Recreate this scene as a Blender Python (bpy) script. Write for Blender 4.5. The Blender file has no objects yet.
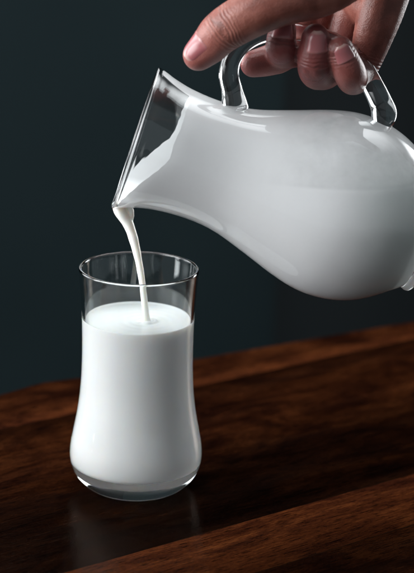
import bpy, bmesh, math, random
from mathutils import Vector, Matrix, noise as mnoise
from mathutils.bvhtree import BVHTree

random.seed(7)
S = bpy.context.scene
COL = S.collection
R = math.radians

# ------------------------------------------------------------------ camera
FPX, D = 1629.0, 0.95            # focal length in photo pixels, distance to the rim of the glass
PITCH, ROLL = R(17.1), R(1.7)
H = 0.137                       # height of the drinking glass
K = 1 / 1714.7                   # metres per photo pixel at the rim's distance
F = Vector((0, math.cos(PITCH), -math.sin(PITCH)))
R0 = Vector((1, 0, 0)); U0 = Vector((0, math.sin(PITCH), math.cos(PITCH)))
RX = R0 * math.cos(ROLL) + U0 * math.sin(ROLL)
UX = U0 * math.cos(ROLL) - R0 * math.sin(ROLL)
def ray(px, py): return F + RX * ((px - 207) / FPX) - UX * ((py - 286.5) / FPX)
CAM = Vector((0, 0, H)) - ray(139, 267) * D
def at(px, py, Y=0.0):           # the point of the plane y = Y that a photo pixel looks at
    d = ray(px, py); return CAM + d * ((Y - CAM.y) / d.y)
def ground(px, py, z=0.0):
    d = ray(px, py); return CAM + d * ((z - CAM.z) / d.z)
def proj(p):
    v = Vector(p) - CAM; w = v.dot(F)
    return (207 + FPX * v.dot(RX) / w, 286.5 - FPX * v.dot(UX) / w)

cam = bpy.data.cameras.new("camera"); co = bpy.data.objects.new("camera", cam); COL.objects.link(co)
m = Matrix.Identity(4)
for i in range(3):
    m[i][0], m[i][1], m[i][2], m[i][3] = RX[i], UX[i], -F[i], CAM[i]
co.matrix_world = m
cam.sensor_fit = 'VERTICAL'; cam.sensor_height = 36; cam.lens = 36 * FPX / 573
cam.clip_start = 0.02; cam.clip_end = 50
cam.dof.use_dof = True; cam.dof.focus_distance = 0.93; cam.dof.aperture_fstop = 7.0
S.camera = co

# ------------------------------------------------------------------ helpers
def link(name, bm, mat, parent=None, smooth=True):
    me = bpy.data.meshes.new(name); bm.normal_update(); bm.to_mesh(me); bm.free()
    for p in me.polygons: p.use_smooth = smooth
    o = bpy.data.objects.new(name, me); COL.objects.link(o)
    if mat: me.materials.append(mat)
    if parent: o.parent = parent
    return o
def tag(o, label=None, cat=None, group=None, kind=None):
    if label: o['label'] = label
    if cat: o['category'] = cat
    if group: o['group'] = group
    if kind: o['kind'] = kind
    return o
def empty(name, loc):
    o = bpy.data.objects.new(name, None); COL.objects.link(o); o.location = loc
    o.empty_display_size = 0.02
    return o
def crom(pts, n):                # Catmull-Rom through tuples of any length
    P = [tuple(2*a-b for a, b in zip(pts[0], pts[1]))] + [tuple(p) for p in pts] + [tuple(2*a-b for a, b in zip(pts[-1], pts[-2]))]
    out = []
    for i in range(1, len(P) - 2):
        for k in range(n):
            t = k / n
            out.append(tuple(0.5 * (2*b + (c-a)*t + (2*a-5*b+4*c-d)*t*t + (3*b-3*c+d-a)*t**3)
                             for a, b, c, d in zip(P[i-1], P[i], P[i+1], P[i+2])))
    out.append(tuple(pts[-1])); return out
def interp(tab, x):
    if x <= tab[0][0]: return tab[0][1]
    for (a, b), (c, d) in zip(tab, tab[1:]):
        if x <= c: return b + (d - b) * (x - a) / (c - a)
    return tab[-1][1]
def revolve(prof, frame, seg=96, deform=None):
    """prof: list of (t, r); frame = (origin, axis, e1, e2)."""
    o, ax, e1, e2 = frame
    bm = bmesh.new(); rows = []
    for i, (t, r) in enumerate(prof):
        if r < 1e-6:
            rows.append([bm.verts.new(o + ax * t)]); continue
        row = []
        for k in range(seg):
            a = 2 * math.pi * k / seg
            p = o + ax * t + (e1 * math.cos(a) + e2 * math.sin(a)) * r
            if deform: p = deform(p, t, r, a)
            row.append(bm.verts.new(p))
        rows.append(row)
    for A, B in zip(rows, rows[1:]):
        if len(A) == 1 and len(B) == 1: continue
        for k in range(seg):
            j = (k + 1) % seg
            if len(A) == 1: bm.faces.new((A[0], B[k], B[j]))
            elif len(B) == 1: bm.faces.new((A[k], B[0], A[j]))
            else: bm.faces.new((A[k], B[k], B[j], A[j]))
    bmesh.ops.recalc_face_normals(bm, faces=bm.faces[:])
    return bm
def sweep(path, seg=28, closed_ends=True, bm=None, side=Vector((0, 1, 0))):
    """path: list of (Vector, ra, rb): ra in the plane of the curve, rb along side."""
    bm = bm or bmesh.new(); rows = []
    n = len(path)
    for i, (p, ra, rb) in enumerate(path):
        tan = (path[min(i+1, n-1)][0] - path[max(i-1, 0)][0]).normalized()
        s = (side - tan * side.dot(tan)).normalized(); q = tan.cross(s)
        rows.append([bm.verts.new(p + q * (ra * math.cos(2*math.pi*k/seg)) + s * (rb * math.sin(2*math.pi*k/seg))) for k in range(seg)])
    for A, B in zip(rows, rows[1:]):
        for k in range(seg):
            j = (k + 1) % seg; bm.faces.new((A[k], A[j], B[j], B[k]))
    if closed_ends:
        for row, rev in ((rows[0], True), (rows[-1], False)):
            bm.faces.new(row[::-1] if rev else row)
    bmesh.ops.recalc_face_normals(bm, faces=bm.faces[:])
    return bm

# ------------------------------------------------------------------ materials
def mat(name):
    m = bpy.data.materials.new(name); m.use_nodes = True
    nt = m.node_tree; nt.nodes.clear()
    out = nt.nodes.new('ShaderNodeOutputMaterial')
    return m, nt, out
def N(nt, typ, **kw):
    n = nt.nodes.new(typ)
    for k, v in kw.items():
        if k in n.inputs.keys(): n.inputs[k].default_value = v
        else: setattr(n, k, v)
    return n
def L(nt, a, b): nt.links.new(a, b)
def ramp(nt, stops, interp='LINEAR'):
    n = nt.nodes.new('ShaderNodeValToRGB'); cr = n.color_ramp; cr.interpolation = interp
    while len(cr.elements) < len(stops): cr.elements.new(0.5)
    for e, (p, c) in zip(cr.elements, stops):
        e.position = p; e.color = (c, c, c, 1) if isinstance(c, (int, float)) else (*c, 1)
    return n
def math_n(nt, op, a, b=None, clamp=False):
    n = nt.nodes.new('ShaderNodeMath'); n.operation = op; n.use_clamp = clamp
    for i, v in enumerate((a, b)):
        if v is None: continue
        if isinstance(v, (int, float)): n.inputs[i].default_value = v
        else: L(nt, v, n.inputs[i])
    return n.outputs[0]
def mul_col(nt, a, b):
    n = nt.nodes.new('ShaderNodeMix'); n.data_type = 'RGBA'; n.blend_type = 'MULTIPLY'; n.inputs[0].default_value = 1
    L(nt, a, n.inputs[6]); L(nt, b, n.inputs[7]); return n.outputs[2]
def mix_col(nt, f, a, b):
    n = nt.nodes.new('ShaderNodeMix'); n.data_type = 'RGBA'
    if isinstance(f, (int, float)): n.inputs[0].default_value = f
    else: L(nt, f, n.inputs[0])
    for v, s in ((a, 6), (b, 7)):
        if isinstance(v, tuple): n.inputs[s].default_value = (*v, 1)
        else: L(nt, v, n.inputs[s])
    return n.outputs[2]

def glass_mat(name, col, rough=0.0):
    m, nt, out = mat(name)
    b = N(nt, 'ShaderNodeBsdfPrincipled', **{'Base Color': (*col, 1), 'Roughness': rough, 'IOR': 1.5, 'Transmission Weight': 1.0})
    co_ = N(nt, 'ShaderNodeTexCoord')
    nz = N(nt, 'ShaderNodeTexNoise', Scale=18.0, Detail=1.0)
    L(nt, co_.outputs['Object'], nz.inputs['Vector'])
    bp = N(nt, 'ShaderNodeBump', Strength=0.03, Distance=0.002)
    L(nt, nz.outputs['Fac'], bp.inputs['Height']); L(nt, bp.outputs[0], b.inputs['Normal'])
    L(nt, b.outputs[0], out.inputs[0]); return m
M_GLASS = glass_mat('clear_glass', (0.95, 0.987, 0.98))
M_JUG = glass_mat('jug_glass', (0.975, 0.99, 0.988))

def milk_mat(name, col, sss=0.6, rough=0.22):
    m, nt, out = mat(name)
    b = N(nt, 'ShaderNodeBsdfPrincipled', **{'Base Color': (*col, 1), 'Roughness': rough, 'IOR': 1.35,
          'Subsurface Weight': sss, 'Subsurface Radius': (1.0, 0.85, 0.7), 'Subsurface Scale': 0.003})
    co_ = N(nt, 'ShaderNodeTexCoord')
    nz = N(nt, 'ShaderNodeTexNoise', Scale=35.0, Detail=3.0)
    L(nt, co_.outputs['Object'], nz.inputs['Vector'])
    rp = ramp(nt, [(0.3, tuple(c * 0.965 for c in col)), (0.7, col)])
    L(nt, nz.outputs['Fac'], rp.inputs[0]); L(nt, rp.outputs[0], b.inputs['Base Color'])
    L(nt, b.outputs[0], out.inputs[0]); return m
M_MILK = milk_mat('milk', (0.89, 0.89, 0.89))
M_STREAM = milk_mat('milk_stream', (0.90, 0.90, 0.86), 0.8, 0.15)

# thin milk film clinging to the inside of the jug: whitish, a little see-through
M_FILM, nt, out = mat('milk_film')
dif = N(nt, 'ShaderNodeBsdfDiffuse', Color=(0.84, 0.85, 0.85, 1))
trl = N(nt, 'ShaderNodeBsdfTranslucent', Color=(0.84, 0.85, 0.85, 1))
trp = N(nt, 'ShaderNodeBsdfTransparent')
a_ = N(nt, 'ShaderNodeMixShader'); a_.inputs[0].default_value = 0.06
L(nt, dif.outputs[0], a_.inputs[1]); L(nt, trl.outputs[0], a_.inputs[2])
tc = N(nt, 'ShaderNodeTexCoord'); nz = N(nt, 'ShaderNodeTexNoise', Scale=45.0, Detail=6.0, Roughness=0.6)
L(nt, tc.outputs['Object'], nz.inputs['Vector'])
rp = ramp(nt, [(0.3, 1.0), (0.7, 0.25)]); L(nt, nz.outputs['Fac'], rp.inputs[0])
# thick end: darker and greener low down, more see-through above the tide line
sx = N(nt, 'ShaderNodeSeparateXYZ'); L(nt, tc.outputs['Object'], sx.inputs[0])
def sstep(v, a, b):
    n = N(nt, 'ShaderNodeMapRange', interpolation_type='SMOOTHSTEP'); L(nt, v, n.inputs[0]); n.inputs[1].default_value = a; n.inputs[2].default_value = b
    return n.outputs[0]
zl, zl2 = at(380, 194, -0.05).z, at(380, 190, -0.05).z
below = sstep(sx.outputs['Z'], zl2, zl)
right = sstep(sx.outputs['X'], at(250, 193, -0.05).x, at(350, 193, -0.05).x)
fm = math_n(nt, 'MULTIPLY', sstep(sx.outputs['Z'], at(380, 170, -0.05).z, at(380, 205, -0.05).z), sstep(sx.outputs['X'], at(335, 193, -0.05).x, at(412, 193, -0.05).x))
n5 = N(nt, 'ShaderNodeTexNoise', Scale=60.0, Detail=3.0); L(nt, tc.outputs['Object'], n5.inputs['Vector'])
fm = math_n(nt, 'MULTIPLY', fm, math_n(nt, 'ADD', 0.55, math_n(nt, 'MULTIPLY', n5.outputs['Fac'], 0.7)))  # noise paints blotchy reflections into the tint
fc = mix_col(nt, fm, (0.885, 0.885, 0.89), (0.76, 0.81, 0.79))
L(nt, fc, dif.inputs[0])
above = math_n(nt, 'MULTIPLY', math_n(nt, 'SUBTRACT', 1.0, below), right)
thin = math_n(nt, 'MULTIPLY', rp.outputs[0], math_n(nt, 'ADD', 0.03, math_n(nt, 'MULTIPLY', above, 0.32)))
b_ = N(nt, 'ShaderNodeMixShader'); L(nt, thin, b_.inputs[0])
L(nt, a_.outputs[0], b_.inputs[1]); L(nt, trp.outputs[0], b_.inputs[2]); L(nt, b_.outputs[0], out.inputs[0])

# ------------------------------------------------------------------ drinking glass and its milk
ZAX = (Vector((0, 0, 0)), Vector((0, 0, 1)), Vector((1, 0, 0)), Vector((0, 1, 0)))
kb = K / 0.965
def zs(lst): return [(z * 0.001, r * 0.001) for z, r in lst]
SZ = 1.027
def tall(lst): return [(z * SZ, r) for z, r in lst]
# outer profile in millimetres (height, radius)
outer = [(0.0, 25.5), (1.0, 28.5), (3.5, 32.2), (8, 36.2), (13, 38.6), (19, 39.7), (26, 39.3), (35, 37.6), (48, 35.2),
         (62, 33.6), (78, 32.9), (94, 32.9), (108, 33.3), (120, 34.1), (129, 34.9), (132, 35.1)]
inner = [(132, 33.2), (128, 32.9), (120, 32.2), (108, 31.4), (94, 31.0), (78, 31.0), (62, 31.7), (48, 33.3), (35, 35.6),
         (27, 36.9), (21, 36.8), (17.2, 35.8), (15.3, 34.2), (14.5, 31), (14.3, 22)]
op = crom(tall(outer), 6); ip = crom(tall(inner), 6)
rim = [(132 * SZ + 1.2 * math.sin(a), 34.15 + 0.95 * math.cos(a)) for a in [math.pi * k / 10 for k in range(1, 10)]]
prof = [(0.9, 0.0), (0.9, 12), (0.5, 20), (0.0, 24.0)] + op + rim + ip + [(14.3 * SZ, 11), (14.3 * SZ, 0.0)]
glass = tag(empty('drinking_glass', (0, 0, 0)), 'clear drinking glass with a flared foot standing on the table, filled with milk', 'glass')
link('glass_body', revolve(zs(prof), ZAX, 144), M_GLASS, glass)

milk_top = 105.6
def mdef(p, t, r, a): return p
mi = [(z, r + 0.12) for z, r in ip[::-1] if z < milk_top - 1.0]
wall_r = interp(sorted(ip), milk_top)
mp = [(14.25 * SZ, 0.0), (14.25 * SZ, 10)] + mi + [(milk_top, wall_r + 0.12), (milk_top + 0.7, wall_r + 0.12), (milk_top + 0.35, wall_r - 0.5),
      (milk_top + 0.1, wall_r - 1.2)]
rr = wall_r - 2.0
while rr > 0.5: mp.append((milk_top, rr)); rr -= 0.7
mp.append((milk_top, 0.0))
HIT = ground(145.5, 321, milk_top * 0.001)
def ripple(p, t, r, a):
    if abs(t - milk_top * 0.001) > 2e-5 or r > (wall_r - 1.5) * 0.001: return p
    d = math.hypot((p.x - HIT.x), (p.y - HIT.y)) * 1000
    an = math.atan2(p.y - HIT.y, p.x - HIT.x)
    h = (1.1 + 0.7 * math.cos(an) + 0.4 * math.sin(3 * an)) * math.exp(-((d - 4.6 - 0.8 * math.cos(an)) / 1.2) ** 2) - 1.2 * math.exp(-(d / 3.4) ** 2) + 0.16 * math.cos((d - 5.2) * 1.15) * math.exp(-d / 9) * (d > 6.5)
    h *= 1 + 0.5 * mnoise.noise(Vector((p.x * 150, p.y * 150, 0)))
    return p + Vector((0, 0, h * 0.001))
milk = link('milk', revolve(zs(mp), ZAX, 144, ripple), M_MILK)
tag(milk, 'white milk filling the drinking glass, its surface rippled by the stream', 'milk')

# ------------------------------------------------------------------ jug
JA = at(138, 138); JB = at(410, 138 + (410 - 138) * math.tan(R(18.6)))
AX = (JB - JA).normalized()
JUPV = Vector((-AX.z, 0, AX.x)) if AX.x > 0 else Vector((AX.z, 0, -AX.x))
JUPV.normalize()
JS = Vector((0, 1, 0))
JF = (JA, AX, JUPV, JS)          # angle 0 points up, pi points down
q0 = proj(JA); q1 = proj(JA + AX * 0.1); KJ = 0.1 / math.hypot(q1[0]-q0[0], q1[1]-q0[1])
q2 = proj(JA + JUPV * 0.04); KR = 0.04 / math.hypot(q2[0]-q0[0], q2[1]-q0[1])
jo = [(0, 72.5), (8, 70), (17, 67), (35, 63), (60, 60.8), (85, 61.5), (105, 65), (126, 71.5), (145, 78), (168, 86), (190, 92), (210, 94.2),
      (232, 92.5), (253, 86.5), (271, 77), (285, 67), (294, 60.5)]
foot = [(294, 60.5), (297.5, 58), (300, 58.3), (303, 59.5), (306, 59), (308, 56), (308, 50), (306, 42)]
WT = 3.6
jop = crom(jo, 5)
def off(pr, d):
    out = []
    for i, (t, r) in enumerate(pr):
        a = pr[max(i-1, 0)]; b = pr[min(i+1, len(pr)-1)]
        dt, dr = b[0]-a[0], b[1]-a[1]; l = math.hypot(dt, dr)
        out.append((t + dr / l * d, r - dt / l * d))
    return out
jin = [p for p in off(jop, WT) if p[0] < 287 and p[0] > 1]
jin += [(293, 52), (297, 40), (298.5, 22)]
jin = [(1.0, 68.7)] + jin
lipc = [(-1.0, 72.9), (-2.3, 72.5), (-3.0, 71.4), (-2.9, 70.2), (-2.0, 69.2), (-0.6, 68.8)]
def jpx(lst): return [(t * KJ, r * KR) for t, r in lst]
def spout(p, t, r, a):
    tt = t / KJ
    w = math.exp(-((abs(a - math.pi)) / 0.30) ** 2) * max(0.0, 1 - max(tt, 0) / 34) ** 2
    return p + (-JUPV * 2.0 * KR - AX * 0.8 * KJ) * w
fo = crom(foot, 4)[1:]
jprof = [(303.5, 0.0), (303.5, 25)] + fo[::-1] + jop[::-1] + lipc + jin + [(298.5, 10), (298.5, 0.0)]
jug = tag(empty('glass_jug', JA + AX * (304 * KJ)), 'clear glass jug with a looped handle, tipped on its side and pouring milk', 'jug')
jug.location = (0, 0, 0)
link('jug_body', revolve(jpx(jprof), JF, 160, spout), M_JUG, jug)

# handle: a thick bent rod of glass above the body
hp = [(236, 110, 13, 0), (234, 101, 12.3, 0), (232, 90, 10.5, 0), (229, 74, 10, 0), (233, 57, 9.5, 0), (246, 42, 9, 1), (268, 33, 8.5, 2), (300, 32, 8.5, 5),
      (330, 40, 9, 11), (350, 53, 9.5, 13), (363, 68, 10.5, 9), (374, 88, 11, 3), (381, 103, 11.6, 0), (384, 113, 12.8, 0), (383, 121, 11.5, 0), (381, 127, 8, 0)]
hpath = []
for px, py, r, y_ in crom(hp, 6): hpath.append((at(px, py, y_ * 0.001), r * KR, r * KR * 0.95))
link('handle', sweep(hpath, 32), M_JUG, jug)

# milk in the jug: the level pool, cut by a horizontal plane
ZL = at(119, 203).z
pin = [(t, r + 0.2) for t, r in jin]
bm = revolve(jpx([(0.8, 0.0), (0.8, 40), (0.8, 69.0)] + pin[1:] + [(298.6, 10), (298.6, 0.0)]), JF, 160, spout)
r_ = bmesh.ops.bisect_plane(bm, geom=bm.verts[:] + bm.edges[:] + bm.faces[:], plane_co=(0, 0, ZL), plane_no=(0, 0, 1), clear_outer=True)
bmesh.ops.holes_fill(bm, edges=[e for e in bm.edges if e.is_boundary], sides=0)
bmesh.ops.recalc_face_normals(bm, faces=bm.faces[:])
jm = tag(link('milk', bm, M_MILK), 'white milk lying level inside the tipped glass jug and coating its wall', 'milk')
for p in jm.data.polygons:
    if abs(p.normal.z) > 0.999 or len(p.vertices) > 4: p.use_smooth = False
# film of milk on the inner wall
bm = bmesh.new(); rows = []
fine = crom(pin, 2)
SEG = 320
NT = 150
pt = [(f[0], f[1] + 0.3) for f in crom(pin, 3)]
def edge_t(a):
    p = math.cos(a) * 63
    wob = 1.2 * mnoise.noise(Vector((math.cos(a) * 2.5, math.sin(a) * 2.5, 3))) + 0.8 * mnoise.noise(Vector((math.cos(a) * 9, math.sin(a) * 9, 1)))
    return max(0.9, interp([(-60, 0.8), (-48, 2.5), (-30, 13), (-14, 24), (-3, 31), (4, 33.5), (30, 34.5), (60.3, 36), (62.2, 3), (63, 1.5)], p) + wob)  # narrow top strip runs to the rim, painting in its bright edge
tab = sorted(pt)
tm = 296.0
for i in range(NT + 1):
    row = []
    for k in range(SEG):
        a = 2 * math.pi * k / SEG
        e = edge_t(a); t = e + (tm - e) * (i / NT)
        r = interp(tab, t)
        p = JA + AX * (t * KJ) + (JUPV * math.cos(a) + JS * math.sin(a)) * (r * KR)
        row.append(bm.verts.new(spout(p, t * KJ, r * KR, a)))
    rows.append(row)
for A, B in zip(rows, rows[1:]):
    for k in range(SEG):
        j = (k + 1) % SEG; bm.faces.new((A[k], B[k], B[j], A[j]))
link('milk_film', bm, M_FILM, jm)

# ------------------------------------------------------------------ the stream
sp = [(132, 199.5, 3, 6), (124, 201.5, 4.5, 8.5), (118, 204.5, 5.0, 9), (119, 209, 6.2, 9), (123.3, 216, 6.0, 7.8), (128, 223.5, 5.5, 6), (132, 234, 4.8, 5.2), (135.8, 248, 4.3, 4.6), (139.8, 267, 3.5, 3.8),
      (142.8, 287, 3.3, 3.5), (145, 306, 3.5, 3.6), (146.2, 318, 4.0, 4.2), (146.6, 325, 5.5, 5.5)]
path = []
for i, (px, py, ra, rb) in enumerate(crom(sp, 8)):
    w = 1 + 0.09 * mnoise.noise(Vector((py * 0.09, 0, 0)))
    path.append((at(px, py, HIT.y * min(1, max(0, (py - 205) / 115))), ra * K * w, rb * K * w))
bm = sweep(path, 28)
dp = [(at(129, 206), 3*K, 4*K), (at(131, 211), 3.2*K, 4*K), (at(131.3, 216), 3.0*K, 3.4*K), (at(130.5, 221), 2.4*K, 2.6*K), (at(129.5, 225), 1.2*K, 1.2*K)]
sweep(dp, 20, bm=bm)
stream = link('milk_stream', bm, M_STREAM)
tag(stream, 'thin white stream of milk falling from the jug lip into the glass', 'milk stream')
rm = stream.modifiers.new('remesh', 'REMESH'); rm.mode = 'VOXEL'; rm.voxel_size = 0.0004; rm.use_smooth_shade = True
sm = stream.modifiers.new('smooth', 'SMOOTH'); sm.iterations = 10; sm.factor = 0.5

# ------------------------------------------------------------------ table
GA, GB = ground(195, 535), ground(407, 475)
ang = math.atan2(GB.y - GA.y, GB.x - GA.x)
M_WOOD, nt, out = mat('dark_walnut')
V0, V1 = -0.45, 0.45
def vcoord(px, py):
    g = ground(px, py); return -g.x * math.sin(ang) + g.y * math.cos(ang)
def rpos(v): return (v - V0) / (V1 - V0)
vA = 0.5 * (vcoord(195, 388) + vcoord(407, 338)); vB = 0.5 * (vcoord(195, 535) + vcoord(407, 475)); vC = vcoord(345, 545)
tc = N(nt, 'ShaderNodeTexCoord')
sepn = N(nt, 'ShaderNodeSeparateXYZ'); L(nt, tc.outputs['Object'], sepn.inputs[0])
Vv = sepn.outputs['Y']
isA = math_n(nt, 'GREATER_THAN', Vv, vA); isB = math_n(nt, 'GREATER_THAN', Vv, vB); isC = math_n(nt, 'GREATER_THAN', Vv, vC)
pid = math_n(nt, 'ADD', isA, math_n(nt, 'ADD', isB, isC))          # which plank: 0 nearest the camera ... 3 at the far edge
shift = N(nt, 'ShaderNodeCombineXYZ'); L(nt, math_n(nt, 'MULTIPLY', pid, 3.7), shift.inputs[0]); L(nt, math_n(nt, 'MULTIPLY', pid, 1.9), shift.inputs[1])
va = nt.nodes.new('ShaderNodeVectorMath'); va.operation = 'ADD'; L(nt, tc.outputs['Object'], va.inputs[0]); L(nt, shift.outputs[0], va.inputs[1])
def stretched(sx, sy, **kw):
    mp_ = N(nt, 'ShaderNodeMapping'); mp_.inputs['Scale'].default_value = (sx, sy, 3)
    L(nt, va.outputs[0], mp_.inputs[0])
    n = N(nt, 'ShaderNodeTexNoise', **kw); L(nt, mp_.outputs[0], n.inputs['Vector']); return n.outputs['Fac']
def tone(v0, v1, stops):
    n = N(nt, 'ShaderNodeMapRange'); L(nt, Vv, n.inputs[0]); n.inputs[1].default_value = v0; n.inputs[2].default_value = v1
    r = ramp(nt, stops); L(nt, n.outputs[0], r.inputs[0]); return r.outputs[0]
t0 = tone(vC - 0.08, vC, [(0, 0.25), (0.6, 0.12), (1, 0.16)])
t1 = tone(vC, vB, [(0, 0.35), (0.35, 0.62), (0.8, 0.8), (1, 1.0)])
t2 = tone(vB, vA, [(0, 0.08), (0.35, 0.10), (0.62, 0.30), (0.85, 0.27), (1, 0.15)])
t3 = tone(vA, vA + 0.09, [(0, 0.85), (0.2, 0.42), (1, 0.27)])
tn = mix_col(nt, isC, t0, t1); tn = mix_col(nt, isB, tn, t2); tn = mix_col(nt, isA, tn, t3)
g1 = stretched(7, 48, Scale=1.0, Detail=5.0, Roughness=0.6, Distortion=1.0)
g2 = stretched(60, 520, Scale=1.0, Detail=5.0, Roughness=0.75)
g3 = stretched(9, 22, Scale=1.0, Detail=5.0, Distortion=2.5)
g4 = stretched(420, 1300, Scale=1.0, Detail=3.0, Roughness=0.7)
grain = ramp(nt, [(0.36, (0.0030, 0.0009, 0.0006)), (0.45, (0.021, 0.0052, 0.0023)), (0.53, (0.058, 0.0152, 0.0048)), (0.62, (0.13, 0.037, 0.0105))])
gsum = math_n(nt, 'ADD', math_n(nt, 'MULTIPLY', g1, 0.20), math_n(nt, 'ADD', math_n(nt, 'MULTIPLY', g2, 0.26), math_n(nt, 'ADD', math_n(nt, 'MULTIPLY', g3, 0.33), math_n(nt, 'MULTIPLY', g4, 0.21))))
L(nt, gsum, grain.inputs[0])
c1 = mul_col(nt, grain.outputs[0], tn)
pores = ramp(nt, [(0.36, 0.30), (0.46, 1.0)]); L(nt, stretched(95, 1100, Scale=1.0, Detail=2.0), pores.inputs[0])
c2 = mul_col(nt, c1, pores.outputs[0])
seam = None                                                        # hairline glue joints
for v in (vA, vB, vC):
    d = math_n(nt, 'LESS_THAN', math_n(nt, 'ABSOLUTE', math_n(nt, 'SUBTRACT', Vv, v)), 0.00035)
    seam = d if seam is None else math_n(nt, 'MAXIMUM', seam, d)
c2 = mix_col(nt, math_n(nt, 'MULTIPLY', seam, 0.8), c2, (0.004, 0.002, 0.001))
bp = N(nt, 'ShaderNodeBump', Strength=0.3, Distance=0.0005); L(nt, math_n(nt, 'ADD', g2, math_n(nt, 'MULTIPLY', g4, 0.6)), bp.inputs['Height'])
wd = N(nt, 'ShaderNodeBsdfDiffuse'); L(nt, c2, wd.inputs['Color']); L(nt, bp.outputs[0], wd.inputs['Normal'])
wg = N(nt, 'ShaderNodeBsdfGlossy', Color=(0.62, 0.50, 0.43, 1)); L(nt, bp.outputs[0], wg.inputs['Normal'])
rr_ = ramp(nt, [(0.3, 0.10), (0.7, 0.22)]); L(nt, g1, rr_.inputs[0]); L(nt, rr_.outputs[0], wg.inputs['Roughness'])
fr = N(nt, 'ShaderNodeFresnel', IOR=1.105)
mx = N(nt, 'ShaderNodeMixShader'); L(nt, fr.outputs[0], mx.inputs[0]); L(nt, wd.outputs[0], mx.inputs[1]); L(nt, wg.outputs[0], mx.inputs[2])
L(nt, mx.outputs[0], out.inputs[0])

edge_px = [(-260, 470), (-150, 440), (-80, 418), (-30, 402), (9, 390), (30, 383.5), (52, 379.5), (80, 375.5), (120, 370), (195, 357.5), (300, 340), (407, 322), (520, 304), (640, 286)]
edge = [ground(x, y) for x, y in crom(edge_px, 4)]
rot = Matrix.Rotation(-ang, 3, 'Z')
loop = [rot @ p for p in edge] + [rot @ Vector((0.9, -0.75, 0)), rot @ Vector((-0.75, -0.75, 0))]
bm = bmesh.new()
TH = 0.028
ring = [(0.0, 0.004), (0.0012, 0.0012), (0.004, 0.0)]
cen = sum(loop, Vector()) / len(loop)
def ins(p, d): 
    v = (cen - p); v.z = 0; return p + v.normalized() * d
levels = [[bm.verts.new(ins(p, d) + Vector((0, 0, -z))) for p in loop] for d, z in ((0.005, 0.0), (0.0014, 0.0014), (0.0, 0.005), (0.0, TH - 0.004), (0.004, TH))]
for A, B in zip(levels, levels[1:]):
    for k in range(len(loop)):
        j = (k + 1) % len(loop); bm.faces.new((A[k], A[j], B[j], B[k]))
bm.faces.new(levels[0]); bm.faces.new(levels[-1][::-1])
bmesh.ops.recalc_face_normals(bm, faces=bm.faces[:])
table = link('wooden_table', bm, M_WOOD, None, False)
table.rotation_euler = (0, 0, ang); table.location.z = -0.0004
tag(table, 'dark varnished wooden table of broad planks under the drinking glass', 'table')

# ------------------------------------------------------------------ wall behind
def wall_mat(name, c0, c1):
    m, nt, out = mat(name)
    tc = N(nt, 'ShaderNodeTexCoord'); nz = N(nt, 'ShaderNodeTexNoise', Scale=1.1, Detail=3.0)
    L(nt, tc.outputs['Object'], nz.inputs['Vector'])
    rp = ramp(nt, [(0.3, c0), (0.7, c1)]); L(nt, nz.outputs['Fac'], rp.inputs[0])
    b = N(nt, 'ShaderNodeBsdfPrincipled', **{'Roughness': 0.9, 'Specular IOR Level': 0.1}); L(nt, rp.outputs[0], b.inputs['Base Color']); L(nt, b.outputs[0], out.inputs[0])
    return m
def box(bm, lo, hi):
    vs = [bm.verts.new((x, y, z)) for x in (lo[0], hi[0]) for y in (lo[1], hi[1]) for z in (lo[2], hi[2])]
    for f in ((0,1,3,2), (4,6,7,5), (0,4,5,1), (2,3,7,6), (0,2,6,4), (1,5,7,3)): bm.faces.new([vs[i] for i in f])
    bmesh.ops.recalc_face_normals(bm, faces=bm.faces[:]); return bm
WY = 1.3
wx = at(284, 90, WY).x
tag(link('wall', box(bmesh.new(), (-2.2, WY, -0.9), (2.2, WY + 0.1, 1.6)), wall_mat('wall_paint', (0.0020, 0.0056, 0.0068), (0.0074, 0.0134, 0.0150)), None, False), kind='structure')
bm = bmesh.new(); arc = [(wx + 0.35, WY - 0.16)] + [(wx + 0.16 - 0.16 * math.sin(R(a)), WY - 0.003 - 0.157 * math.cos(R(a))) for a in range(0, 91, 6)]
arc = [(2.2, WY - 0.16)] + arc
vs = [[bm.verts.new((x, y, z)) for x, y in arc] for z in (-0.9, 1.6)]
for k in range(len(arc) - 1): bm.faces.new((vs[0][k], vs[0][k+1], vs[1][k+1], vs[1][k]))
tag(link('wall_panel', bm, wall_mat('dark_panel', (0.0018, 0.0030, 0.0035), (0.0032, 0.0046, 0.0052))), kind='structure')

# ------------------------------------------------------------------ hand
_b = bmesh.new(); bmesh.ops.create_uvsphere(_b, u_segments=16, v_segments=10, radius=1.0)
SPH_V = [v.co.copy() for v in _b.verts]; SPH_F = [[v.index for v in f.verts] for f in _b.faces]; _b.free()
HV, HF = [], []
def sphere_pts(c, r):
    n = len(HV)
    HV.extend([c + v * r for v in SPH_V]); HF.extend([[n + i for i in f] for f in SPH_F])
bones = []       # (chain name, list of (Vector, radius))
def chain(name, pts, curve=True):
    P = [(at(x, y, Y), r * KR) for x, y, Y, r in pts]
    bones.append((name, P)); return P
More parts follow.
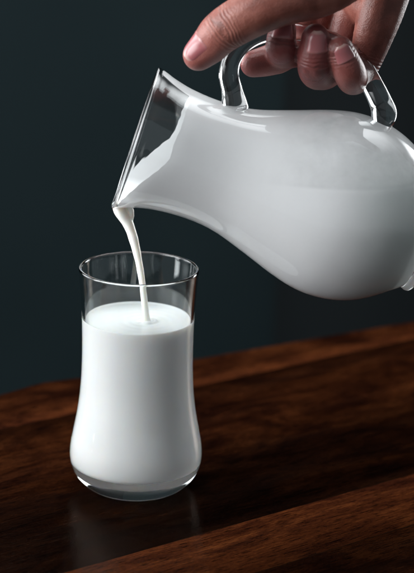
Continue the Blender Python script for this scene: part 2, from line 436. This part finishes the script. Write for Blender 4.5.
# (px, py, depth in m, radius in photo pixels)
TH_ = chain('thumb', [(385, -62, 0.000, 31), (328, -16, -0.014, 28), (274, 3, -0.026, 24), (227, 28, -0.0250, 21.3), (210.5, 44, -0.021, 18.6), (198.5, 55, -0.020, 15.4)])
IN_ = chain('index', [(318, -48, 0.042, 22), (302, -8, 0.044, 19), (300, 30, 0.034, 17), (284, 54, 0.017, 16), (270, 60, 0.008, 15.5), (253.5, 64, 0.004, 13.4)])
MI_ = chain('middle', [(345, -50, 0.044, 22), (324, -4, 0.045, 19), (304, 44, 0.034, 17), (287, 52, 0.006, 16), (281, 47, -0.0105, 15.6), (283, 29, -0.0085, 13.2)])
RI_ = chain('ring', [(372, -45, 0.040, 22), (352, 4, 0.043, 19), (332, 64, 0.034, 17.5), (319, 73, 0.006, 17), (314, 64, -0.0125, 16.6), (315.5, 38, -0.0155, 14)])
PI_ = chain('pinky', [(398, -40, 0.032, 24), (380, 14, 0.021, 23), (363, 68, 0.018, 15.5), (354, 80, 0.005, 15), (349, 71, -0.0130, 16), (340, 49, -0.0170, 13)])
chain('palm', [(318, -48, 0.042, 22), (345, -52, 0.044, 23), (372, -47, 0.040, 23), (398, -40, 0.032, 24)])
chain('knuckles', [(304, -12, 0.044, 19), (324, -8, 0.045, 19), (352, 0, 0.043, 20), (380, 12, 0.021, 22)])
chain('heel', [(398, -40, 0.032, 24), (415, -85, 0.018, 30), (440, -130, 0.012, 38)])
chain('thenar', [(385, -62, 0.000, 30), (412, -95, 0.010, 34), (440, -130, 0.012, 38)])
chain('mid_palm', [(330, -50, 0.042, 22), (385, -80, 0.020, 30), (440, -130, 0.012, 38)])
chain('forearm', [(440, -130, 0.012, 40), (475, -170, 0.012, 40), (560, -262, 0.014, 46), (690, -400, 0.02, 58), (760, -475, 0.022, 60)])
for name, P in bones:
    pts = [(*p, r) for p, r in P]
    for x, y, z, r in crom(pts, 9 if name != 'forearm' else 14):
        sphere_pts(Vector((x, y, z)), r)
hme = bpy.data.meshes.new('hand'); hme.from_pydata(HV, [], HF)
tmp = bpy.data.objects.new('hand', hme); COL.objects.link(tmp)
md = tmp.modifiers.new('r', 'REMESH'); md.mode = 'VOXEL'; md.voxel_size = 0.0010
md = tmp.modifiers.new('s', 'SMOOTH'); md.factor = 0.5; md.iterations = 8
dg = bpy.context.evaluated_depsgraph_get(); dg.update()
hm = bpy.data.meshes.new_from_object(tmp.evaluated_get(dg))
bpy.data.objects.remove(tmp)
hm.name = 'person'
for p in hm.polygons: p.use_smooth = True

# attributes on the skin: creases across the finger joints, redness at the tips
fingers = [('thumb', TH_, (3,)), ('index', IN_, (2, 3)), ('middle', MI_, (2, 4)), ('ring', RI_, (2, 4)), ('pinky', PI_, (2, 5))]
def closest(P, v):
    best = (9, 0, 0); s0 = 0
    for i in range(len(P) - 1):
        a, b = P[i][0], P[i+1][0]; ab = b - a; l = ab.length
        t = max(0, min(1, (v - a).dot(ab) / (l * l))); d = (a + ab * t - v).length
        if d < best[0]: best = (d, s0 + t * l, i + t)
        s0 += l
    return best + (s0,)
crease = hm.attributes.new('crease', 'FLOAT', 'POINT'); along = hm.attributes.new('along', 'FLOAT', 'POINT'); red = hm.attributes.new('tip', 'FLOAT', 'POINT')
flush_shade = hm.attributes.new('flush_shade', 'FLOAT', 'POINT'); lens = {}
for name, P, js in fingers:
    s = 0; acc = [0]
    for i in range(len(P) - 1): s += (P[i+1][0] - P[i][0]).length; acc.append(s)
    lens[name] = acc
for v in hm.vertices:
    best = None
    for name, P, js in fingers:
        c = closest(P, v.co)
        if best is None or c[0] < best[0][0]: best = (c, name, js)
    (d, s, u, tot), name, js = best
    acc = lens[name]
    along.data[v.index].value = s * 1000
    cr = max(math.exp(-((s - acc[j]) / 0.0055) ** 2) for j in js) if d < 0.02 else 0
    crease.data[v.index].value = cr
    flush_shade.data[v.index].value = {'thumb': 0.0, 'index': 0.6, 'middle': 1.0, 'ring': 1.0, 'pinky': 0.5}[name] * max(0, min(1, 1.6 - d / 0.012)) * max(0, min(1, (s - acc[1]) / 0.03))
    red.data[v.index].value = max(0, min(1, 1 - (tot - s) / 0.03)) if d < 0.02 else 0

M_SKIN, nt, out = mat('skin')
tc = N(nt, 'ShaderNodeTexCoord')
def att(n): return N(nt, 'ShaderNodeAttribute', attribute_name=n).outputs['Fac']
n1 = N(nt, 'ShaderNodeTexNoise', Scale=120.0, Detail=5.0); L(nt, tc.outputs['Object'], n1.inputs['Vector'])
n2 = N(nt, 'ShaderNodeTexNoise', Scale=35.0, Detail=3.0); L(nt, tc.outputs['Object'], n2.inputs['Vector'])
vo = N(nt, 'ShaderNodeTexVoronoi', Scale=1100.0); L(nt, tc.outputs['Object'], vo.inputs['Vector'])
skin_c = ramp(nt, [(0.3, (0.075, 0.023, 0.015)), (0.5, (0.19, 0.061, 0.044)), (0.72, (0.31, 0.120, 0.09))])
L(nt, math_n(nt, 'ADD', math_n(nt, 'MULTIPLY', n1.outputs['Fac'], 0.5), math_n(nt, 'MULTIPLY', n2.outputs['Fac'], 0.5)), skin_c.inputs[0])
c = mix_col(nt, math_n(nt, 'MULTIPLY', att('tip'), 0.5), skin_c.outputs[0], (0.33, 0.11, 0.10))
c = mix_col(nt, math_n(nt, 'MULTIPLY', att('flush_shade'), 0.88), c, (0.13, 0.026, 0.028))  # blood flush of the grip, darkened to paint in shade inside the fist
wv = math_n(nt, 'SINE', math_n(nt, 'ADD', math_n(nt, 'MULTIPLY', att('along'), 3.0), math_n(nt, 'ADD', math_n(nt, 'MULTIPLY', n1.outputs['Fac'], 10.0), math_n(nt, 'MULTIPLY', n2.outputs['Fac'], 14.0))))
wl = math_n(nt, 'MULTIPLY', wv, att('crease'))
dark = ramp(nt, [(0.0, 0.66), (0.35, 1.0)]); L(nt, math_n(nt, 'MULTIPLY', math_n(nt, 'ADD', wl, 1.0), 0.5), dark.inputs[0])
c = mul_col(nt, c, dark.outputs[0])
b = N(nt, 'ShaderNodeBsdfPrincipled', **{'Roughness': 0.44, 'IOR': 1.42, 'Subsurface Weight': 0.25, 'Subsurface Radius': (1.0, 0.35, 0.2), 'Subsurface Scale': 0.004})
L(nt, c, b.inputs['Base Color'])
hgt = math_n(nt, 'ADD', math_n(nt, 'MULTIPLY', wl, 0.5), math_n(nt, 'ADD', math_n(nt, 'MULTIPLY', vo.outputs['Distance'], 0.3), math_n(nt, 'MULTIPLY', n1.outputs['Fac'], 0.5)))
bp = N(nt, 'ShaderNodeBump', Strength=0.6, Distance=0.0006); L(nt, hgt, bp.inputs['Height']); L(nt, bp.outputs[0], b.inputs['Normal'])
L(nt, b.outputs[0], out.inputs[0])
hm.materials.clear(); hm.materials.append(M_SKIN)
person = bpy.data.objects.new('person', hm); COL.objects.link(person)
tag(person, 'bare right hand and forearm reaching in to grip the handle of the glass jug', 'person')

# finger nails
M_NAIL, nt, out = mat('nail')
tc = N(nt, 'ShaderNodeTexCoord'); at_n = N(nt, 'ShaderNodeAttribute', attribute_name='nv')
rp = ramp(nt, [(0.0, (0.34, 0.15, 0.14)), (0.2, (0.29, 0.095, 0.10)), (0.84, (0.29, 0.095, 0.10)), (0.93, (0.38, 0.22, 0.20)), (1.0, (0.42, 0.27, 0.24))]); L(nt, at_n.outputs['Fac'], rp.inputs[0])
b = N(nt, 'ShaderNodeBsdfPrincipled', **{'Roughness': 0.25, 'IOR': 1.5, 'Subsurface Weight': 0.2, 'Subsurface Scale': 0.002})
L(nt, rp.outputs[0], b.inputs['Base Color']); L(nt, b.outputs[0], out.inputs[0])
bvh = BVHTree.FromPolygons([v.co.copy() for v in hm.vertices], [tuple(p.vertices) for p in hm.polygons])
def nail(P, nrm, start, length, width, label=None):
    """plate laid on the finger end: P chain, nrm rough outward normal, start before the tip centre."""
    a = (P[-1][0] - P[-2][0]).normalized(); n = (nrm - a * nrm.dot(a)).normalized(); s = a.cross(n)
    bm = bmesh.new(); nu, nv = 14, 18; g = []; vals = []
    for j in range(nv + 1):
        v = j / nv; row = []
        wv = width * (min(1, (v / 0.10)) ** 0.5 * 0.2 + 0.8) * (1 if v < 0.72 else math.sqrt(max(0.12, 1 - ((v - 0.72) / 0.33) ** 2)))
        for i in range(nu + 1):
            u = 2 * i / nu - 1
            ang_ = u * wv
            c0 = P[-1][0] + a * (start + v * length)
            dirv = n * math.cos(ang_) + s * math.sin(ang_)
            h = bvh.ray_cast(c0 + dirv * (P[-1][1] + 0.0035), -dirv)
            # smooth the plate: radius follows the surface on the middle line
            q = h[0] if h[0] else c0 + dirv * P[-1][1]
            edge_ = max(abs(u) ** 4, (1 - v / 0.1) ** 2 if v < 0.1 else 0)
            q = q + dirv * (0.0006 - 0.0008 * edge_)
            row.append(bm.verts.new(q)); vals.append(v)
        g.append(row)
    for A, B in zip(g, g[1:]):
        for i in range(nu): bm.faces.new((A[i], A[i+1], B[i+1], B[i]))
    for f in bm.faces:
        f.normal_update()
        if f.normal.dot(n) < 0: f.normal_flip()
    o = link('fingernail', bm, M_NAIL, person)
    at_ = o.data.attributes.new('nv', 'FLOAT', 'POINT')
    for i, v in enumerate(vals): at_.data[i].value = v
    return o
toCam = -F
nail(TH_, toCam * 1.0 - RX * 0.35 + UX * 0.45, -0.0095, 0.0145, 0.80)
nail(MI_, toCam, -0.006, 0.0115, 0.78)
nail(RI_, toCam + RX * 0.1, -0.006, 0.012, 0.78)
nail(PI_, toCam, -0.005, 0.0095, 0.78)

# ------------------------------------------------------------------ light
w = bpy.data.worlds.new('World'); S.world = w; w.use_nodes = True
w.node_tree.nodes['Background'].inputs[0].default_value = (0.86, 0.94, 1.0, 1); w.node_tree.nodes['Background'].inputs[1].default_value = 0.24
def area(name, loc, target, sx, sy, power, col, soft=True):
    l = bpy.data.lights.new(name, 'AREA'); l.shape = 'RECTANGLE'; l.size = sx; l.size_y = sy; l.energy = power; l.color = col
    o = bpy.data.objects.new(name, l); COL.objects.link(o); o.location = loc
    o.rotation_euler = (Vector(target) - Vector(loc)).to_track_quat('-Z', 'Y').to_euler()
    if not soft: return o
    # soft-edged diffuser: the panel is brightest in its middle and fades to its border
    l.use_nodes = True; nt = l.node_tree; em = nt.nodes['Emission']
    g = nt.nodes.new('ShaderNodeNewGeometry'); sp_ = nt.nodes.new('ShaderNodeSeparateXYZ'); L(nt, g.outputs['Parametric'], sp_.inputs[0])
    f = None
    for ax in ('X', 'Y'):
        u = math_n(nt, 'SUBTRACT', math_n(nt, 'MULTIPLY', sp_.outputs[ax], 2.0), 1.0)
        q = math_n(nt, 'POWER', math_n(nt, 'SUBTRACT', 1.0, math_n(nt, 'MULTIPLY', u, u), True), 1.6)
        f = q if f is None else math_n(nt, 'MULTIPLY', f, q)
    L(nt, math_n(nt, 'MULTIPLY', f, 3.0), em.inputs['Strength']); return o
area('window_light', (-1.65, -0.62, 0.95), (0.08, 0, 0.15), 2.3, 2.4, 82, (0.96, 0.98, 1.0))
area('left_strip_light', (-1.1, -0.12, 0.35), (0.0, 0, 0.12), 0.24, 0.9, 4.5, (0.95, 0.97, 1.0), False)
area('rear_rim_light', (-1.15, 0.5, 0.4), (0.02, 0, 0.14), 0.9, 1.2, 12, (0.93, 0.97, 1.0))  # added panel out of view behind left, brightens the glass rims
area('overhead_light', (0.1, 0.4, 0.95), (0.08, 0, 0.2), 1.6, 0.9, 12, (0.95, 0.98, 1.0))
area('side_light', (0.8, 0.72, 0.28), (0.0, 0, 0.06), 0.4, 0.8, 8, (0.95, 0.98, 1.0))

c = S.cycles
c.max_bounces = 24; c.transmission_bounces = 20; c.transparent_max_bounces = 24; c.diffuse_bounces = 5; c.glossy_bounces = 8
c.caustics_reflective = True; c.caustics_refractive = True; c.blur_glossy = 0.4
c.sample_clamp_indirect = 6.0
c.use_denoising = True
S.view_settings.view_transform = 'Standard'; S.view_settings.look = 'None'; S.view_settings.exposure = 0
